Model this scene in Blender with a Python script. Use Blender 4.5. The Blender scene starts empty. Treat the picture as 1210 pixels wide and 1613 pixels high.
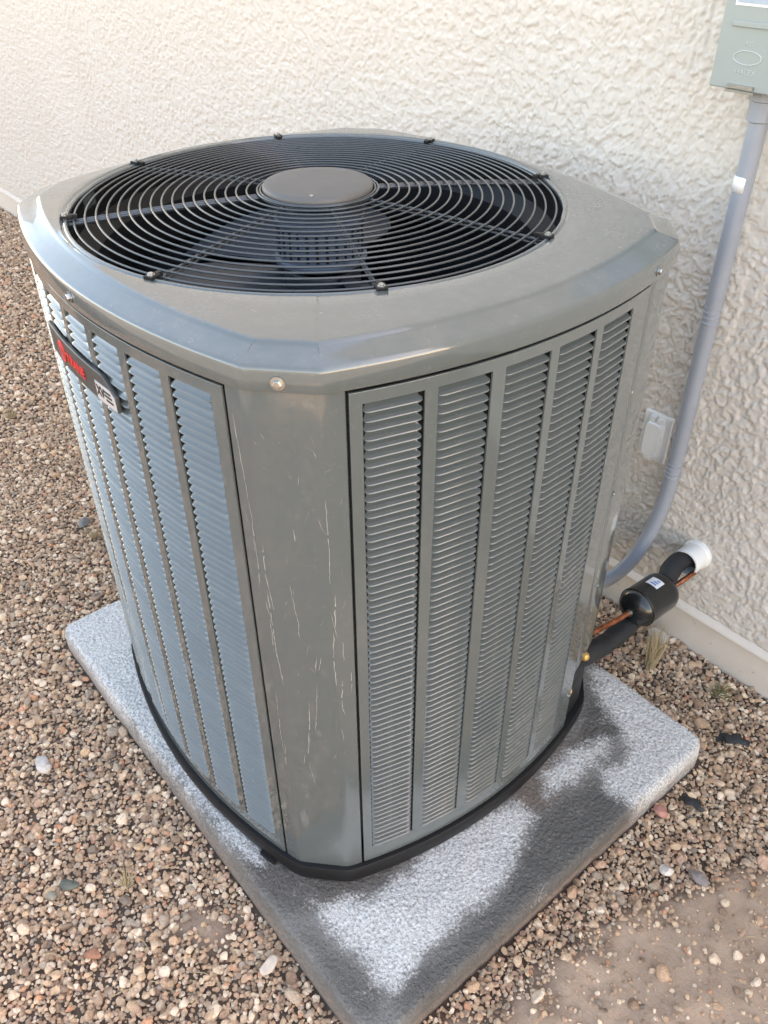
import bpy, bmesh, math, random
import numpy as np
from mathutils import Matrix, Vector
random.seed(7)
rng = np.random.default_rng(11)
scene = bpy.context.scene
col = scene.collection
PI = math.pi

# ------------------------------------------------------------------ camera
CAM = np.array([1.14787, -0.76289, 1.48924]); YAW, PITCH, ROLL = -0.909455, -0.65454, -0.004674
FPX, IW, IH = 1320.26, 1210.0, 1613.0
dv = np.array([math.cos(PITCH)*math.sin(YAW), math.cos(PITCH)*math.cos(YAW), math.sin(PITCH)])
rt = np.cross(dv, [0, 0, 1]); rt /= np.linalg.norm(rt); up = np.cross(rt, dv)
cr, sr = math.cos(ROLL), math.sin(ROLL)
RT, UP = cr*rt+sr*up, -sr*rt+cr*up
cam_data = bpy.data.cameras.new('camera'); cam = bpy.data.objects.new('camera', cam_data); col.objects.link(cam)
cam_data.sensor_fit = 'VERTICAL'; cam_data.sensor_height = 36.0; cam_data.sensor_width = 36.0
cam_data.lens = FPX/IH*36.0; cam_data.clip_start = 0.05; cam_data.clip_end = 1000
cam.matrix_world = Matrix(((RT[0], UP[0], -dv[0], CAM[0]), (RT[1], UP[1], -dv[1], CAM[1]), (RT[2], UP[2], -dv[2], CAM[2]), (0, 0, 0, 1)))
scene.camera = cam

# ------------------------------------------------------------------ sky, sun, exposure
SUN_EL, SUN_AZ = 40.0, 40.0          # azimuth from +Y towards +X: the sun stands behind the house
world = bpy.data.worlds.new('World'); scene.world = world; world.use_nodes = True
wn, wl = world.node_tree.nodes, world.node_tree.links
bg = wn['Background']; bg.inputs['Strength'].default_value = 0.15
sky = wn.new('ShaderNodeTexSky'); sky.sky_type = 'NISHITA'; sky.sun_disc = False
sky.sun_elevation = math.radians(SUN_EL); sky.sun_rotation = math.radians(SUN_AZ)
sky.air_density = 1.0; sky.dust_density = 0.7; sky.ozone_density = 1.0
hs = wn.new('ShaderNodeHueSaturation'); hs.inputs['Saturation'].default_value = 1.14
wb = wn.new('ShaderNodeMix'); wb.data_type = 'RGBA'; wb.blend_type = 'MULTIPLY'; wb.inputs['Factor'].default_value = 1.0
wb.inputs['B'].default_value = (1.49, 1.0, 0.69, 1)
wl.new(sky.outputs['Color'], hs.inputs['Color']); wl.new(hs.outputs['Color'], wb.inputs['A']); wl.new(wb.outputs['Result'], bg.inputs['Color'])
sun_data = bpy.data.lights.new('sun', 'SUN'); sun_data.energy = 3.0; sun_data.angle = math.radians(0.53); sun_data.color = (1.0, 0.93, 0.82)
sun = bpy.data.objects.new('sun', sun_data); col.objects.link(sun)
sdir = Vector((math.cos(math.radians(SUN_EL))*math.sin(math.radians(SUN_AZ)), math.cos(math.radians(SUN_EL))*math.cos(math.radians(SUN_AZ)), math.sin(math.radians(SUN_EL))))
sun.rotation_euler = (-sdir).to_track_quat('-Z', 'Y').to_euler(); sun.location = sdir*20
scene.view_settings.view_transform = 'Standard'; scene.view_settings.look = 'None'
scene.view_settings.gamma = 1.0; scene.view_settings.exposure = 2.92
scene.view_settings.use_curve_mapping = False

scene.cycles.max_bounces = 6; scene.cycles.diffuse_bounces = 3; scene.cycles.glossy_bounces = 3; scene.cycles.transmission_bounces = 2

# ------------------------------------------------------------------ helpers
def project(P):
    q = np.asarray(P, float)-CAM
    z = q@dv
    return np.stack([IW/2+FPX*(q@RT)/z, IH/2-FPX*(q@UP)/z], -1), z

def mesh(name, verts, faces, mat=None, smooth=False):
    me = bpy.data.meshes.new(name)
    me.from_pydata([tuple(map(float, v)) for v in verts], [], [tuple(map(int, f)) for f in faces])
    me.validate()
    if smooth: me.polygons.foreach_set('use_smooth', [True]*len(me.polygons))
    if mat: me.materials.append(mat)
    me.update()
    return me

def put(name, me, parent=None, loc=(0, 0, 0), rot=(0, 0, 0)):
    o = bpy.data.objects.new(name, me); col.objects.link(o)
    o.parent = parent; o.location = loc; o.rotation_euler = rot
    return o

def obj(name, verts, faces, mat, parent=None, smooth=False, loc=(0, 0, 0), rot=(0, 0, 0)):
    return put(name, mesh(name, verts, faces, mat, smooth), parent, loc, rot)

def tag(o, label=None, cat=None, group=None, kind=None):
    if label: o['label'] = label
    if cat: o['category'] = cat
    if group: o['group'] = group
    if kind: o['kind'] = kind
    return o

def sharp(o, ang=35):
    me = o.data
    me.polygons.foreach_set('use_smooth', [True]*len(me.polygons))
    bm = bmesh.new(); bm.from_mesh(me)
    for e in bm.edges:
        if len(e.link_faces) == 2 and e.calc_face_angle(0) > math.radians(ang): e.smooth = False
    bm.to_mesh(me); bm.free()
    return o

class MB:
    """collects shapes into one mesh"""
    def __init__(s): s.v, s.f = [], []
    def add(s, v, f):
        n = len(s.v); s.v += [tuple(p) for p in v]; s.f += [tuple(i+n for i in q) for q in f]; return s
    def box(s, x0, x1, y0, y1, z0, z1):
        return s.add([(x, y, z) for z in (z0, z1) for y in (y0, y1) for x in (x0, x1)],
                     [(0, 2, 3, 1), (4, 5, 7, 6), (0, 1, 5, 4), (2, 6, 7, 3), (0, 4, 6, 2), (1, 3, 7, 5)])
    def tube(s, pts, r, n=10, cap=True, closed=False):
        P = [Vector(p) for p in pts]; rr = r if hasattr(r, '__len__') else [r]*len(P)
        V, prev = [], None
        m = len(P)
        for i, p in enumerate(P):
            if closed: t = (P[(i+1) % m]-P[i-1]).normalized()
            else: t = (P[min(i+1, m-1)]-P[max(i-1, 0)]).normalized()
            a = prev if prev is not None else (Vector((0, 0, 1)) if abs(t.z) < .9 else Vector((1, 0, 0)))
            a = (a-t*a.dot(t)).normalized(); b = t.cross(a); prev = a
            for k in range(n):
                th = 2*PI*k/n
                V.append(p+(a*math.cos(th)+b*math.sin(th))*rr[i])
        F = []
        for i in range(m if closed else m-1):
            j = (i+1) % m
            for k in range(n):
                F.append((i*n+k, i*n+(k+1) % n, j*n+(k+1) % n, j*n+k))
        if cap and not closed:
            F.append(tuple(range(n))[::-1]); F.append(tuple((m-1)*n+k for k in range(n)))
        return s.add(V, F)
    def lathe(s, prof, n=32, axis='z', org=(0, 0, 0), cap=True):
        V = []
        for r, z in prof:
            for k in range(n):
                th = 2*PI*k/n; a, b = r*math.cos(th), r*math.sin(th)
                p = {'z': (a, b, z), 'y': (a, z, b), 'x': (z, a, b)}[axis]
                V.append((p[0]+org[0], p[1]+org[1], p[2]+org[2]))
        F = [(i*n+k, i*n+(k+1) % n, (i+1)*n+(k+1) % n, (i+1)*n+k) for i in range(len(prof)-1) for k in range(n)]
        if cap:
            F.append(tuple(range(n))[::-1]); F.append(tuple((len(prof)-1)*n+k for k in range(n)))
        return s.add(V, F)
    def build(s, name, mat, parent=None, smooth=True, ang=35, loc=(0, 0, 0), rot=(0, 0, 0), fix=True):
        o = obj(name, s.v, s.f, mat, parent, False, loc, rot)
        if fix:
            bm = bmesh.new(); bm.from_mesh(o.data); bmesh.ops.recalc_face_normals(bm, faces=bm.faces); bm.to_mesh(o.data); bm.free()
        if smooth: sharp(o, ang)
        return o

def loft(rings, close=True):
    V, F = [], []
    n = len(rings[0])
    for r in rings: V += list(r)
    for i in range(len(rings)-1):
        for k in range(n if close else n-1):
            F.append((i*n+k, i*n+(k+1) % n, (i+1)*n+(k+1) % n, (i+1)*n+k))
    return V, F

def spline(pts, n=10):
    P = [Vector(p) for p in pts]; out = []
    for i in range(len(P)-1):
        p0 = P[i-1] if i else P[0]*2-P[1]; p1, p2 = P[i], P[i+1]; p3 = P[i+2] if i+2 < len(P) else P[-1]*2-P[-2]
        for k in range(n):
            t = k/n
            out.append(0.5*((2*p1)+(p2-p0)*t+(2*p0-5*p1+4*p2-p3)*t*t+(3*p1-p0-3*p2+p3)*t**3))
    out.append(P[-1]); return out

# numpy gradient noise
def perlin(x, y, seed=0):
    x = np.asarray(x, float); y = np.asarray(y, float)
    xi, yi = np.floor(x).astype(np.int64), np.floor(y).astype(np.int64); xf, yf = x-xi, y-yi
    def g(ix, iy, dx, dy):
        h = (ix*374761393+iy*668265263+seed*974634777) & 0xffffffff
        h = ((h ^ (h >> 13))*1274126177) & 0xffffffff
        h = (h ^ (h >> 16)) & 0xffff
        a = h*(2*PI/65536.0)
        return np.cos(a)*dx+np.sin(a)*dy
    u, v = xf*xf*xf*(xf*(xf*6-15)+10), yf*yf*yf*(yf*(yf*6-15)+10)
    a = g(xi, yi, xf, yf)*(1-u)+g(xi+1, yi, xf-1, yf)*u
    b = g(xi, yi+1, xf, yf-1)*(1-u)+g(xi+1, yi+1, xf-1, yf-1)*u
    return (a*(1-v)+b*v)*1.5
def sstep(a, b, x):
    t = np.clip((x-a)/(b-a), 0, 1); return t*t*(3-2*t)
def inpoly(px, py, poly):
    c = np.zeros(px.shape, bool); n = len(poly)
    for i in range(n):
        x0, y0 = poly[i]; x1, y1 = poly[i-1]
        if y0 == y1: continue
        c ^= ((y0 > py) != (y1 > py)) & (px < (x1-x0)*(py-y0)/(y1-y0)+x0)
    return c
def polydist(px, py, poly):
    d = np.full(px.shape, 1e9)
    for i in range(len(poly)):
        a = np.array(poly[i-1]); b = np.array(poly[i]); ab = b-a
        t = np.clip(((px-a[0])*ab[0]+(py-a[1])*ab[1])/(ab@ab+1e-12), 0, 1)
        d = np.minimum(d, np.hypot(px-a[0]-t*ab[0], py-a[1]-t*ab[1]))
    return np.where(inpoly(px, py, poly), d, -d)
def set_attr(me, name, arr):
    a = me.attributes.new(name, 'FLOAT', 'POINT'); a.data.foreach_set('value', np.asarray(arr, np.float32).ravel())

# ------------------------------------------------------------------ materials
class NT:
    def __init__(s, name):
        s.m = bpy.data.materials.new(name); s.m.use_nodes = True
        s.t = s.m.node_tree; s.n = s.t.nodes; s.l = s.t.links; s.p = s.n['Principled BSDF']
    def node(s, typ, **kw):
        x = s.n.new(typ)
        for k, v in kw.items():
            if k in x.bl_rna.properties: setattr(x, k, v)
            else: s.inp(x.inputs[k.replace('_', ' ')], v)
        return x
    def inp(s, sock, v):
        if isinstance(v, bpy.types.NodeSocket): s.l.new(v, sock)
        else: sock.default_value = v
    def coord(s, which='Object'):
        return s.node('ShaderNodeTexCoord').outputs[which]
    def noise(s, scale, detail=3, rough=.5, co=None, dist=0):
        x = s.node('ShaderNodeTexNoise', Scale=scale, Detail=detail, Roughness=rough, Distortion=dist)
        if co is not None: s.l.new(co, x.inputs['Vector'])
        return x.outputs['Fac']
    def ramp(s, fac, stops, interp='LINEAR'):
        x = s.node('ShaderNodeValToRGB'); s.l.new(fac, x.inputs['Fac']); cr = x.color_ramp; cr.interpolation = interp
        while len(cr.elements) < len(stops): cr.elements.new(.5)
        for e, (pos, c) in zip(cr.elements, stops):
            e.position = pos; e.color = tuple(c)+(1,) if len(c) == 3 else c
        return x.outputs['Color']
    def mix(s, fac, a, b, blend='MIX'):
        x = s.node('ShaderNodeMix', data_type='RGBA', blend_type=blend)
        s.inp(x.inputs['Factor'], fac)
        for nm, v in (('A', a), ('B', b)):
            s.inp(x.inputs[nm], v if isinstance(v, bpy.types.NodeSocket) else tuple(v)+(1,))
        return x.outputs['Result']
    def math(s, op, a, b=0.0, clamp=False):
        x = s.node('ShaderNodeMath', operation=op, use_clamp=clamp); s.inp(x.inputs[0], a); s.inp(x.inputs[1], b); return x.outputs[0]
    def attr(s, name, typ='GEOMETRY'):
        return s.node('ShaderNodeAttribute', attribute_name=name, attribute_type=typ).outputs['Fac']
    def bump(s, h, strength=.3, dist=.002, normal=None):
        x = s.node('ShaderNodeBump', Strength=strength, Distance=dist); s.l.new(h, x.inputs['Height'])
        if normal is not None: s.l.new(normal, x.inputs['Normal'])
        return x.outputs['Normal']
    def set(s, **kw):
        names = dict(base='Base Color', rough='Roughness', metal='Metallic', normal='Normal', coat='Coat Weight', coatr='Coat Roughness', spec='Specular IOR Level')
        for k, v in kw.items():
            sock = s.p.inputs[names[k]]
            if isinstance(v, tuple) and len(v) == 3: v = v+(1,)
            s.inp(sock, v)
        return s.m

def simple(name, base, rough=.5, metal=0., var=.12, scale=30., bump=0., bscale=200., coat=0., spec=.5):
    t = NT(name); co = t.coord()
    f = t.noise(scale, 4, .6, co)
    c = t.mix(f, tuple(b*(1-var) for b in base), tuple(min(1, b*(1+var)) for b in base))
    r = t.math('ADD', rough-.08, t.math('MULTIPLY', t.noise(scale*1.7, 3, .5, co), .16))
    kw = dict(base=c, rough=r, metal=metal, coat=coat, spec=spec)
    if bump: kw['normal'] = t.bump(t.noise(bscale, 3, .6, co), bump, .001)
    return t.set(**kw)

def paint_mat():
    t = NT('taupe_gloss_paint'); co = t.coord()
    f = t.noise(6, 5, .6, co)
    c = t.mix(f, (.090, .104, .102), (.108, .121, .117))
    dust = t.ramp(t.noise(9, 8, .75, co), [(.52, (0, 0, 0)), (.8, (1, 1, 1))])
    c = t.mix(t.math('MULTIPLY', dust, .22), c, (.22, .20, .175))
    nz_ = t.node('ShaderNodeSeparateXYZ'); t.l.new(t.node('ShaderNodeNewGeometry').outputs['True Normal'], nz_.inputs[0])
    top = t.ramp(nz_.outputs['Z'], [(.85, (0, 0, 0)), (.97, (1, 1, 1))])
    film = t.math('MULTIPLY', t.math('MULTIPLY', t.ramp(t.noise(4.5, 9, .72, co), [(.35, (0, 0, 0)), (.72, (1, 1, 1))]), top), .38)
    c = t.mix(film, c, (.27, .245, .21))
    spots = t.ramp(t.noise(75, 5, .8, co), [(.60, (0, 0, 0)), (.70, (1, 1, 1))])
    c = t.mix(t.math('MULTIPLY', spots, .22), c, (.26, .24, .21))
    r = t.math('ADD', t.math('ADD', t.math('ADD', .11, t.math('MULTIPLY', dust, .20)), t.math('MULTIPLY', spots, .15)), t.math('MULTIPLY', film, .35))
    h = t.noise(3.5, 2, .5, co)
    h2 = t.noise(420, 2, .5, co)
    n = t.bump(h2, .04, .0004, t.bump(h, .18, .004))
    return t.set(base=c, rough=r, normal=n, coat=t.math('SUBTRACT', .7, t.math('MULTIPLY', film, 1.2)), coatr=.03, spec=.65)
M = {}
M['paint'] = paint_mat()
M['black'] = simple('black_plastic', (.010, .010, .0105), .5, bump=.1, bscale=300, spec=.3)
M['wire'] = simple('black_coated_wire', (.045, .05, .054), .30, coat=.3, spec=.6)
M['motor'] = simple('dark_blue_grey_motor', (.12, .145, .185), .42, var=.2, scale=15)
M['blade'] = simple('dark_grey_fan_blade', (.032, .037, .045), .38, var=.25, scale=12)
M['hub'] = simple('matte_taupe_hub', (.112, .105, .097), .48, var=.1, scale=12)
M['screw'] = simple('zinc_screw', (.45, .45, .43), .32, metal=1.0, var=.25, scale=120)
M['badge'] = simple('charcoal_badge', (.05, .052, .052), .35, var=.1)
M['red'] = simple('red_enamel', (.62, .035, .03), .4, var=.05)
M['silver'] = simple('silver_plate', (.62, .60, .60), .35, var=.08, metal=.3)
M['ink'] = simple('black_ink', (.02, .02, .02), .5)
M['boxpaint'] = simple('grey_enamel', (.30, .33, .31), .38, var=.06, scale=10, bump=.08, bscale=250)
M['emboss'] = simple('worn_grey_emboss', (.44, .47, .45), .4, var=.06)
M['conduit'] = simple('grey_conduit', (.285, .305, .34), .42, var=.12, scale=14)
M['strap'] = simple('white_plastic', (.72, .72, .72), .45, var=.05)
M['outlet'] = simple('off_white_plastic', (.74, .73, .70), .42, var=.07, scale=25)
M['pvc'] = simple('white_pvc', (.74, .73, .69), .5, var=.08, scale=20, bump=.1)
M['foam'] = simple('black_foam_insulation', (.014, .015, .017), .62, var=.2, bump=.25, bscale=160)
M['drier'] = simple('black_painted_steel', (.012, .013, .013), .22, var=.2, scale=25, coat=.3)
M['brass'] = simple('yellow_brass_cap', (.62, .40, .12), .4, var=.15, metal=.4)
M['straw'] = simple('dry_straw', (.42, .33, .19), .8, var=.25, scale=40)
M['weed'] = simple('dry_green_weed', (.20, .19, .08), .8, var=.3, scale=40)

def copper_mat():
    t = NT('copper'); co = t.coord(); f = t.noise(60, 4, .6, co)
    c = t.ramp(f, [(.3, (.10, .04, .025)), (.55, (.36, .13, .06)), (.75, (.60, .25, .11))])
    return t.set(base=c, rough=.35, metal=.85)
M['copper'] = copper_mat()

def stucco_mat():
    t = NT('cream_stucco'); co = t.coord()
    f = t.noise(3.0, 5, .6, co); g = t.noise(90, 3, .6, co)
    c = t.mix(f, (.605, .555, .49), (.67, .62, .555))
    c = t.mix(t.math('MULTIPLY', g, .25), c, (.52, .46, .39))
    n = t.bump(t.noise(300, 4, .65, co), .45, .0012)
    return t.set(base=c, rough=.88, normal=n, spec=.25)
M['stucco'] = stucco_mat()

def slab_mat():
    t = NT('painted_footing'); co = t.coord()
    f = t.noise(5, 6, .65, co)
    c = t.mix(f, (.60, .53, .45), (.72, .66, .58))
    s = t.ramp(t.noise(60, 4, .7, co), [(.63, (0, 0, 0)), (.72, (1, 1, 1))])
    c = t.mix(t.math('MULTIPLY', s, .6), c, (.34, .27, .21))
    return t.set(base=c, rough=.85, normal=t.bump(t.noise(120, 5, .65, co), .4, .0015), spec=.25)
M['slab'] = slab_mat()

def pad_mat():
    t = NT('weathered_concrete'); co = t.coord()
    nz = t.noise(28, 6, .7, co); fine = t.noise(210, 5, .7, co); grain = t.noise(420, 4, .7, co); blot = t.noise(9, 5, .7, co)
    def mask(name, amp=1.0, soft=.22):
        v = t.math('ADD', t.attr(name), t.math('MULTIPLY', t.math('SUBTRACT', nz, .5), amp))
        v = t.math('ADD', v, t.math('MULTIPLY', t.math('SUBTRACT', fine, .5), 1.9))
        v = t.math('ADD', v, t.math('MULTIPLY', t.math('SUBTRACT', blot, .5), 1.1))
        x = t.node('ShaderNodeMapRange', interpolation_type='SMOOTHSTEP'); t.l.new(v, x.inputs['Value'])
        x.inputs['From Min'].default_value = .5-soft; x.inputs['From Max'].default_value = .5+soft
        return x.outputs['Result']
    c = t.mix(nz, (.15, .14, .125), (.33, .31, .28))
    c = t.mix(t.math('MULTIPLY', mask('brown', 1.2, .40), .88), c, (.185, .14, .108))
    c = t.mix(t.math('MULTIPLY', mask('wet', 1.0, .40), .76), c, (.078, .073, .064))
    c = t.mix(t.math('MULTIPLY', mask('white', 1.1, .34), .92), c, (.80, .775, .735))
    c = t.mix(t.math('MULTIPLY', mask('side', .8, .3), .8), c, (.36, .265, .205))
    pit = t.ramp(t.noise(170, 4, .75, co), [(.34, (0, 0, 0)), (.56, (1, 1, 1))])
    c = t.mix(t.math('MULTIPLY', t.math('SUBTRACT', 1.0, pit), .72), c, (.15, .14, .13))
    wetm = mask('wet', 1.0, .25)
    r = t.math('SUBTRACT', .88, t.math('MULTIPLY', wetm, .30))
    n = t.bump(t.noise(120, 3, .6, co), 1.0, .009)
    n = t.bump(t.noise(330, 3, .6, co), .8, .002, n)
    return t.set(base=c, rough=r, normal=n, spec=.35)
M['pad'] = pad_mat()

def pebble_mat():
    t = NT('gravel_stone'); r = t.node('ShaderNodeObjectInfo').outputs['Random']
    stops = [(0, (.155, .105, .075)), (.08, (.33, .245, .175)), (.2, (.46, .37, .285)), (.3, (.26, .19, .14)), (.38, (.40, .28, .195)), (.5, (.56, .48, .39)),
             (.6, (.29, .25, .21)), (.68, (.48, .36, .25)), (.76, (.37, .25, .195)), (.83, (.64, .57, .49)), (.92, (.19, .17, .155)), (.955, (.43, .22, .13)), (.982, (.09, .08, .075))]
    c = t.ramp(r, stops, 'CONSTANT')
    w = t.node('ShaderNodeTexWhiteNoise', noise_dimensions='1D'); t.l.new(r, w.inputs['W'])
    co = t.coord()
    ad = t.node('ShaderNodeVectorMath', operation='ADD'); t.l.new(co, ad.inputs[0]); t.l.new(w.outputs['Color'], ad.inputs[1])
    f = t.noise(2.6, 5, .65, ad.outputs[0])
    c = t.mix(f, t.mix(.55, c, (.05, .035, .028)), t.mix(.22, c, (.60, .52, .43)))
    n = t.bump(t.noise(5, 5, .65, co), .6, .12)
    return t.set(base=t.mix(1.0, c, (2.62, 2.33, 1.99), 'MULTIPLY'), rough=.72, normal=n, spec=.4)
M['pebble'] = pebble_mat()

def dirt_mat():
    t = NT('packed_dirt'); co = t.coord()
    f = t.noise(7, 8, .65, co); g = t.noise(140, 5, .7, co)
    base = t.mix(t.math('MULTIPLY', t.noise(38, 6, .7, co), 1.0), t.mix(f, (.42, .27, .175), (.60, .425, .295)), (.74, .55, .40))
    c = t.mix(t.math('MULTIPLY', g, .5), base, (.46, .32, .225))
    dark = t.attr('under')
    c = t.mix(dark, c, (.14, .10, .072))  # soil under the gravel darkened so the gaps between stones read as shade
    wet = t.math('MULTIPLY', t.attr('damp'), .7)
    c = t.mix(wet, c, (.10, .06, .042))
    h = t.node('ShaderNodeTexVoronoi', feature='SMOOTH_F1', Scale=85.0); t.l.new(co, h.inputs['Vector'])
    n = t.bump(t.noise(95, 7, .78, co), 1.0, .008)
    far = t.attr('far')
    n = t.bump(h.outputs['Distance'], far, .012, n)
    vc = t.ramp(t.node('ShaderNodeSeparateColor').outputs[0], [(0, (0, 0, 0)), (1, (1, 1, 1))])
    v2 = t.node('ShaderNodeTexVoronoi', Scale=85.0); t.l.new(co, v2.inputs['Vector'])
    sc = t.node('ShaderNodeSeparateColor'); t.l.new(v2.outputs['Color'], sc.inputs[0])
    stone = t.ramp(sc.outputs[0], [(0, (.12, .085, .062)), (.3, (.20, .155, .12)), (.6, (.26, .215, .175)), (1, (.34, .30, .25))])  # far stone colours toned down to hold the tiny shadows between stones
    c = t.mix(far, c, stone)
    return t.set(base=c, rough=.9, normal=n, spec=.25)
M['dirt'] = dirt_mat()

def rock_mat(name, a, b, scale=40):
    t = NT(name); co = t.coord(); f = t.noise(scale, 6, .7, co)
    c = t.ramp(f, [(.3, a), (.6, b)])
    return t.set(base=c, rough=.75, normal=t.bump(t.noise(scale*2.5, 5, .65, co), .5, .003), spec=.35)

# ------------------------------------------------------------------ setting: ground
GZ = -0.062
PADA, PX0, PX1, PY0, PY1 = 0.0336, -.5338, .6989, -.4729, .4549
def to_pad(x, y):
    return x*math.cos(PADA)+y*math.sin(PADA), -x*math.sin(PADA)+y*math.cos(PADA)
DIRT = [(.73, -.36), (.78, -.18), (.77, -.02), (.79, .06), (.83, .12), (.85, .22), (.88, .30), (.93, .40), (1.25, .55), (1.6, .1), (1.3, -.6), (.95, -.75)]
BARE = [(.27, -.60), (.30, -.53), (.36, -.50), (.40, -.53), (.36, -.60), (.31, -.63)]
def dirt_mask(x, y):
    n = perlin(x*14, y*14, 3)*.035+perlin(x*40, y*40, 4)*.015
    a = sstep(-.03, .05, polydist(x, y, DIRT)+n)
    b = .75*sstep(-.02, .03, polydist(x, y, BARE)+n)
    return np.maximum(a, b)
def ground_z(x, y):
    d = dirt_mask(x, y)
    h = GZ-.010+d*(.010+.007*perlin(x*6, y*6, 5)+.006*perlin(x*20, y*20, 6)+.003*perlin(x*55, y*55, 7)+.0012*perlin(x*120, y*120, 9))
    return h+.004*perlin(x*2.2, y*2.2, 8)
def axis(*segs):
    out = []
    for a, b, s in segs: out += list(np.arange(a, b-1e-9, s))
    out.append(segs[-1][1]); return np.array(out)
gx = axis((-150, -20, 10), (-20, -6, 1), (-6, -1.2, .08), (-1.2, .5, .03), (.5, 1.5, .009), (1.5, 3, .1), (3, 20, 1), (20, 150, 10))
gy = axis((-150, -20, 10), (-20, -4, 1), (-4, -1.2, .08), (-1.2, -.8, .02), (-.8, .8, .012), (.8, 2, .1), (2, 20, 1), (20, 150, 10))
X, Y = np.meshgrid(gx, gy); nx, ny = len(gx), len(gy)
Z = ground_z(X, Y)
idx = np.arange(nx*ny).reshape(ny, nx)
F = np.stack([idx[:-1, :-1], idx[:-1, 1:], idx[1:, 1:], idx[1:, :-1]], -1).reshape(-1, 4)
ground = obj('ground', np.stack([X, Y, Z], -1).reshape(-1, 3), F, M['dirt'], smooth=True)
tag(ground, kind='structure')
dm = dirt_mask(X, Y)
NEAR = (-6.5, 2.2, -2.6)
far = 1-sstep(-7.0, -6.2, X)*sstep(-2.1, -1.9, Y)*(1-sstep(2.4, 2.6, X))
set_attr(ground.data, 'far', far)
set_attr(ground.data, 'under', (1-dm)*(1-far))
DAMP = [(.70, -.42), (.745, -.30), (.765, -.10), (.80, .10), (.80, .30), (.72, .34), (.70, 0)]
DAMP2 = [(.66, -.52), (.80, -.30), (.78, -.12), (.70, -.1), (.62, -.45)]
damp = np.maximum(sstep(-.03, .03, polydist(X, Y, DAMP)+.03*perlin(X*18, Y*18, 12)), .0)
set_attr(ground.data, 'damp', damp)

# ------------------------------------------------------------------ setting: house
WA, YW, HS = 0.0439, 0.7182, 0.0566
house = bpy.data.objects.new('house', None); col.objects.link(house)
house.location = (-math.sin(WA)*YW, math.cos(WA)*YW, 0); house.rotation_euler = (0, 0, WA)
tag(house, 'house with cream textured stucco wall behind the outdoor unit', 'house')
WM = Matrix.Translation(house.location) @ Matrix.Rotation(WA, 4, 'Z')
def wpt(u, off, z): return WM @ Vector((u, -off, z))
def stucco_h(u, z):
    wu = u+.006*perlin(u*45, z*45, 21)+.02*perlin(u*6, z*6, 22); wz = z+.006*perlin(u*45, z*45, 23)+.02*perlin(u*6, z*6, 24)
    big = perlin(u*3.1, z*3.1, 25)+.5*perlin(u*9, z*9, 35)
    n = perlin(wu*47, wz*42, 26)+.6*perlin(wu*102, wz*92, 27)+.36*perlin(wu*215, wz*200, 36)+.16*big+.06
    plate = sstep(-.03, .05, n)
    n3 = perlin(wu*58+5, wz*51+3, 41)+.5*perlin(wu*125, wz*112, 42)
    plate2 = sstep(.16, .22, n3)
    n2 = perlin(wu*130+9, wz*105+4, 31)+.4*perlin(wu*260, wz*230, 37)
    crumbs = sstep(.20, .28, n2)
    return .0027*plate+.0017*plate2+.0016*crumbs*(1-.6*plate)+.0003*perlin(u*230, z*230, 28)+.002*perlin(u*4, z*4, 29)
wu_ = axis((-9, -5.2, .2), (-5.2, -2.6, .009), (-2.6, -1.0, .005), (-1.0, -.3, .0042), (-.3, .8, .0028), (.8, 1.4, .01), (1.4, 3.8, .3))
wz_ = axis((HS, 1.38, .0030), (1.38, 2.0, .02), (2.0, 3.2, .2))
U, Zw = np.meshgrid(wu_, wz_)
Hh = stucco_h(U, Zw)*np.minimum(1, sstep(HS, HS+.012, Zw)+.1)
idx = np.arange(U.size).reshape(U.shape)
F = np.stack([idx[:-1, :-1], idx[:-1, 1:], idx[1:, 1:], idx[1:, :-1]], -1).reshape(-1, 4)
me = bpy.data.meshes.new('stucco_wall')
nv, nf = U.size, len(F)
me.vertices.add(nv); me.vertices.foreach_set('co', np.stack([U, -Hh, Zw], -1).astype(np.float32).ravel())
me.loops.add(nf*4); me.loops.foreach_set('vertex_index', F.astype(np.int32).ravel())
me.polygons.add(nf); me.polygons.foreach_set('loop_start', np.arange(0, nf*4, 4, dtype=np.int32))
me.materials.append(M['stucco']); me.update(calc_edges=True); me.validate()
put('stucco_wall', me, house)
b = MB().box(-9, 3.8, .012, 7, -.2, 3.2); b.build('masonry_core', M['stucco'], house, smooth=False)
b = MB().box(-9.05, 3.85, -.03, 7.05, 3.202, 3.26); b.build('parapet_cap', M['stucco'], house, smooth=False)
# footing: slightly wavy face
fu = axis((-9, -5, .5), (-5, -1, .05), (-1, 1.2, .02), (1.2, 3.8, .4)); fz = np.array([-.25, -.08, -.06, -.04, -.02, 0, .02, .035, .044])
U2, Z2 = np.meshgrid(fu, fz); O2 = -.004-.003*perlin(U2*7, Z2*20, 41)
idx = np.arange(U2.size).reshape(U2.shape); F = np.stack([idx[:-1, :-1], idx[:-1, 1:], idx[1:, 1:], idx[1:, :-1]], -1).reshape(-1, 4)
obj('footing', np.stack([U2, O2, Z2], -1).reshape(-1, 3), F, M['slab'], house, True)
m = MB()
prof = [(.0, .062), (-.004, .060), (-.014, .050), (-.015, .046), (-.013, .0445), (.0, .046)]
V = [(u, y+.001*math.sin(u*9), z) for y, z in prof for u in fu]; n = len(fu)
m.add(V, [(i*n+k, i*n+k+1, (i+1)*n+k+1, (i+1)*n+k) for i in range(len(prof)-1) for k in range(n-1)])
m.build('weep_screed', M['slab'], house, ang=60)

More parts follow.
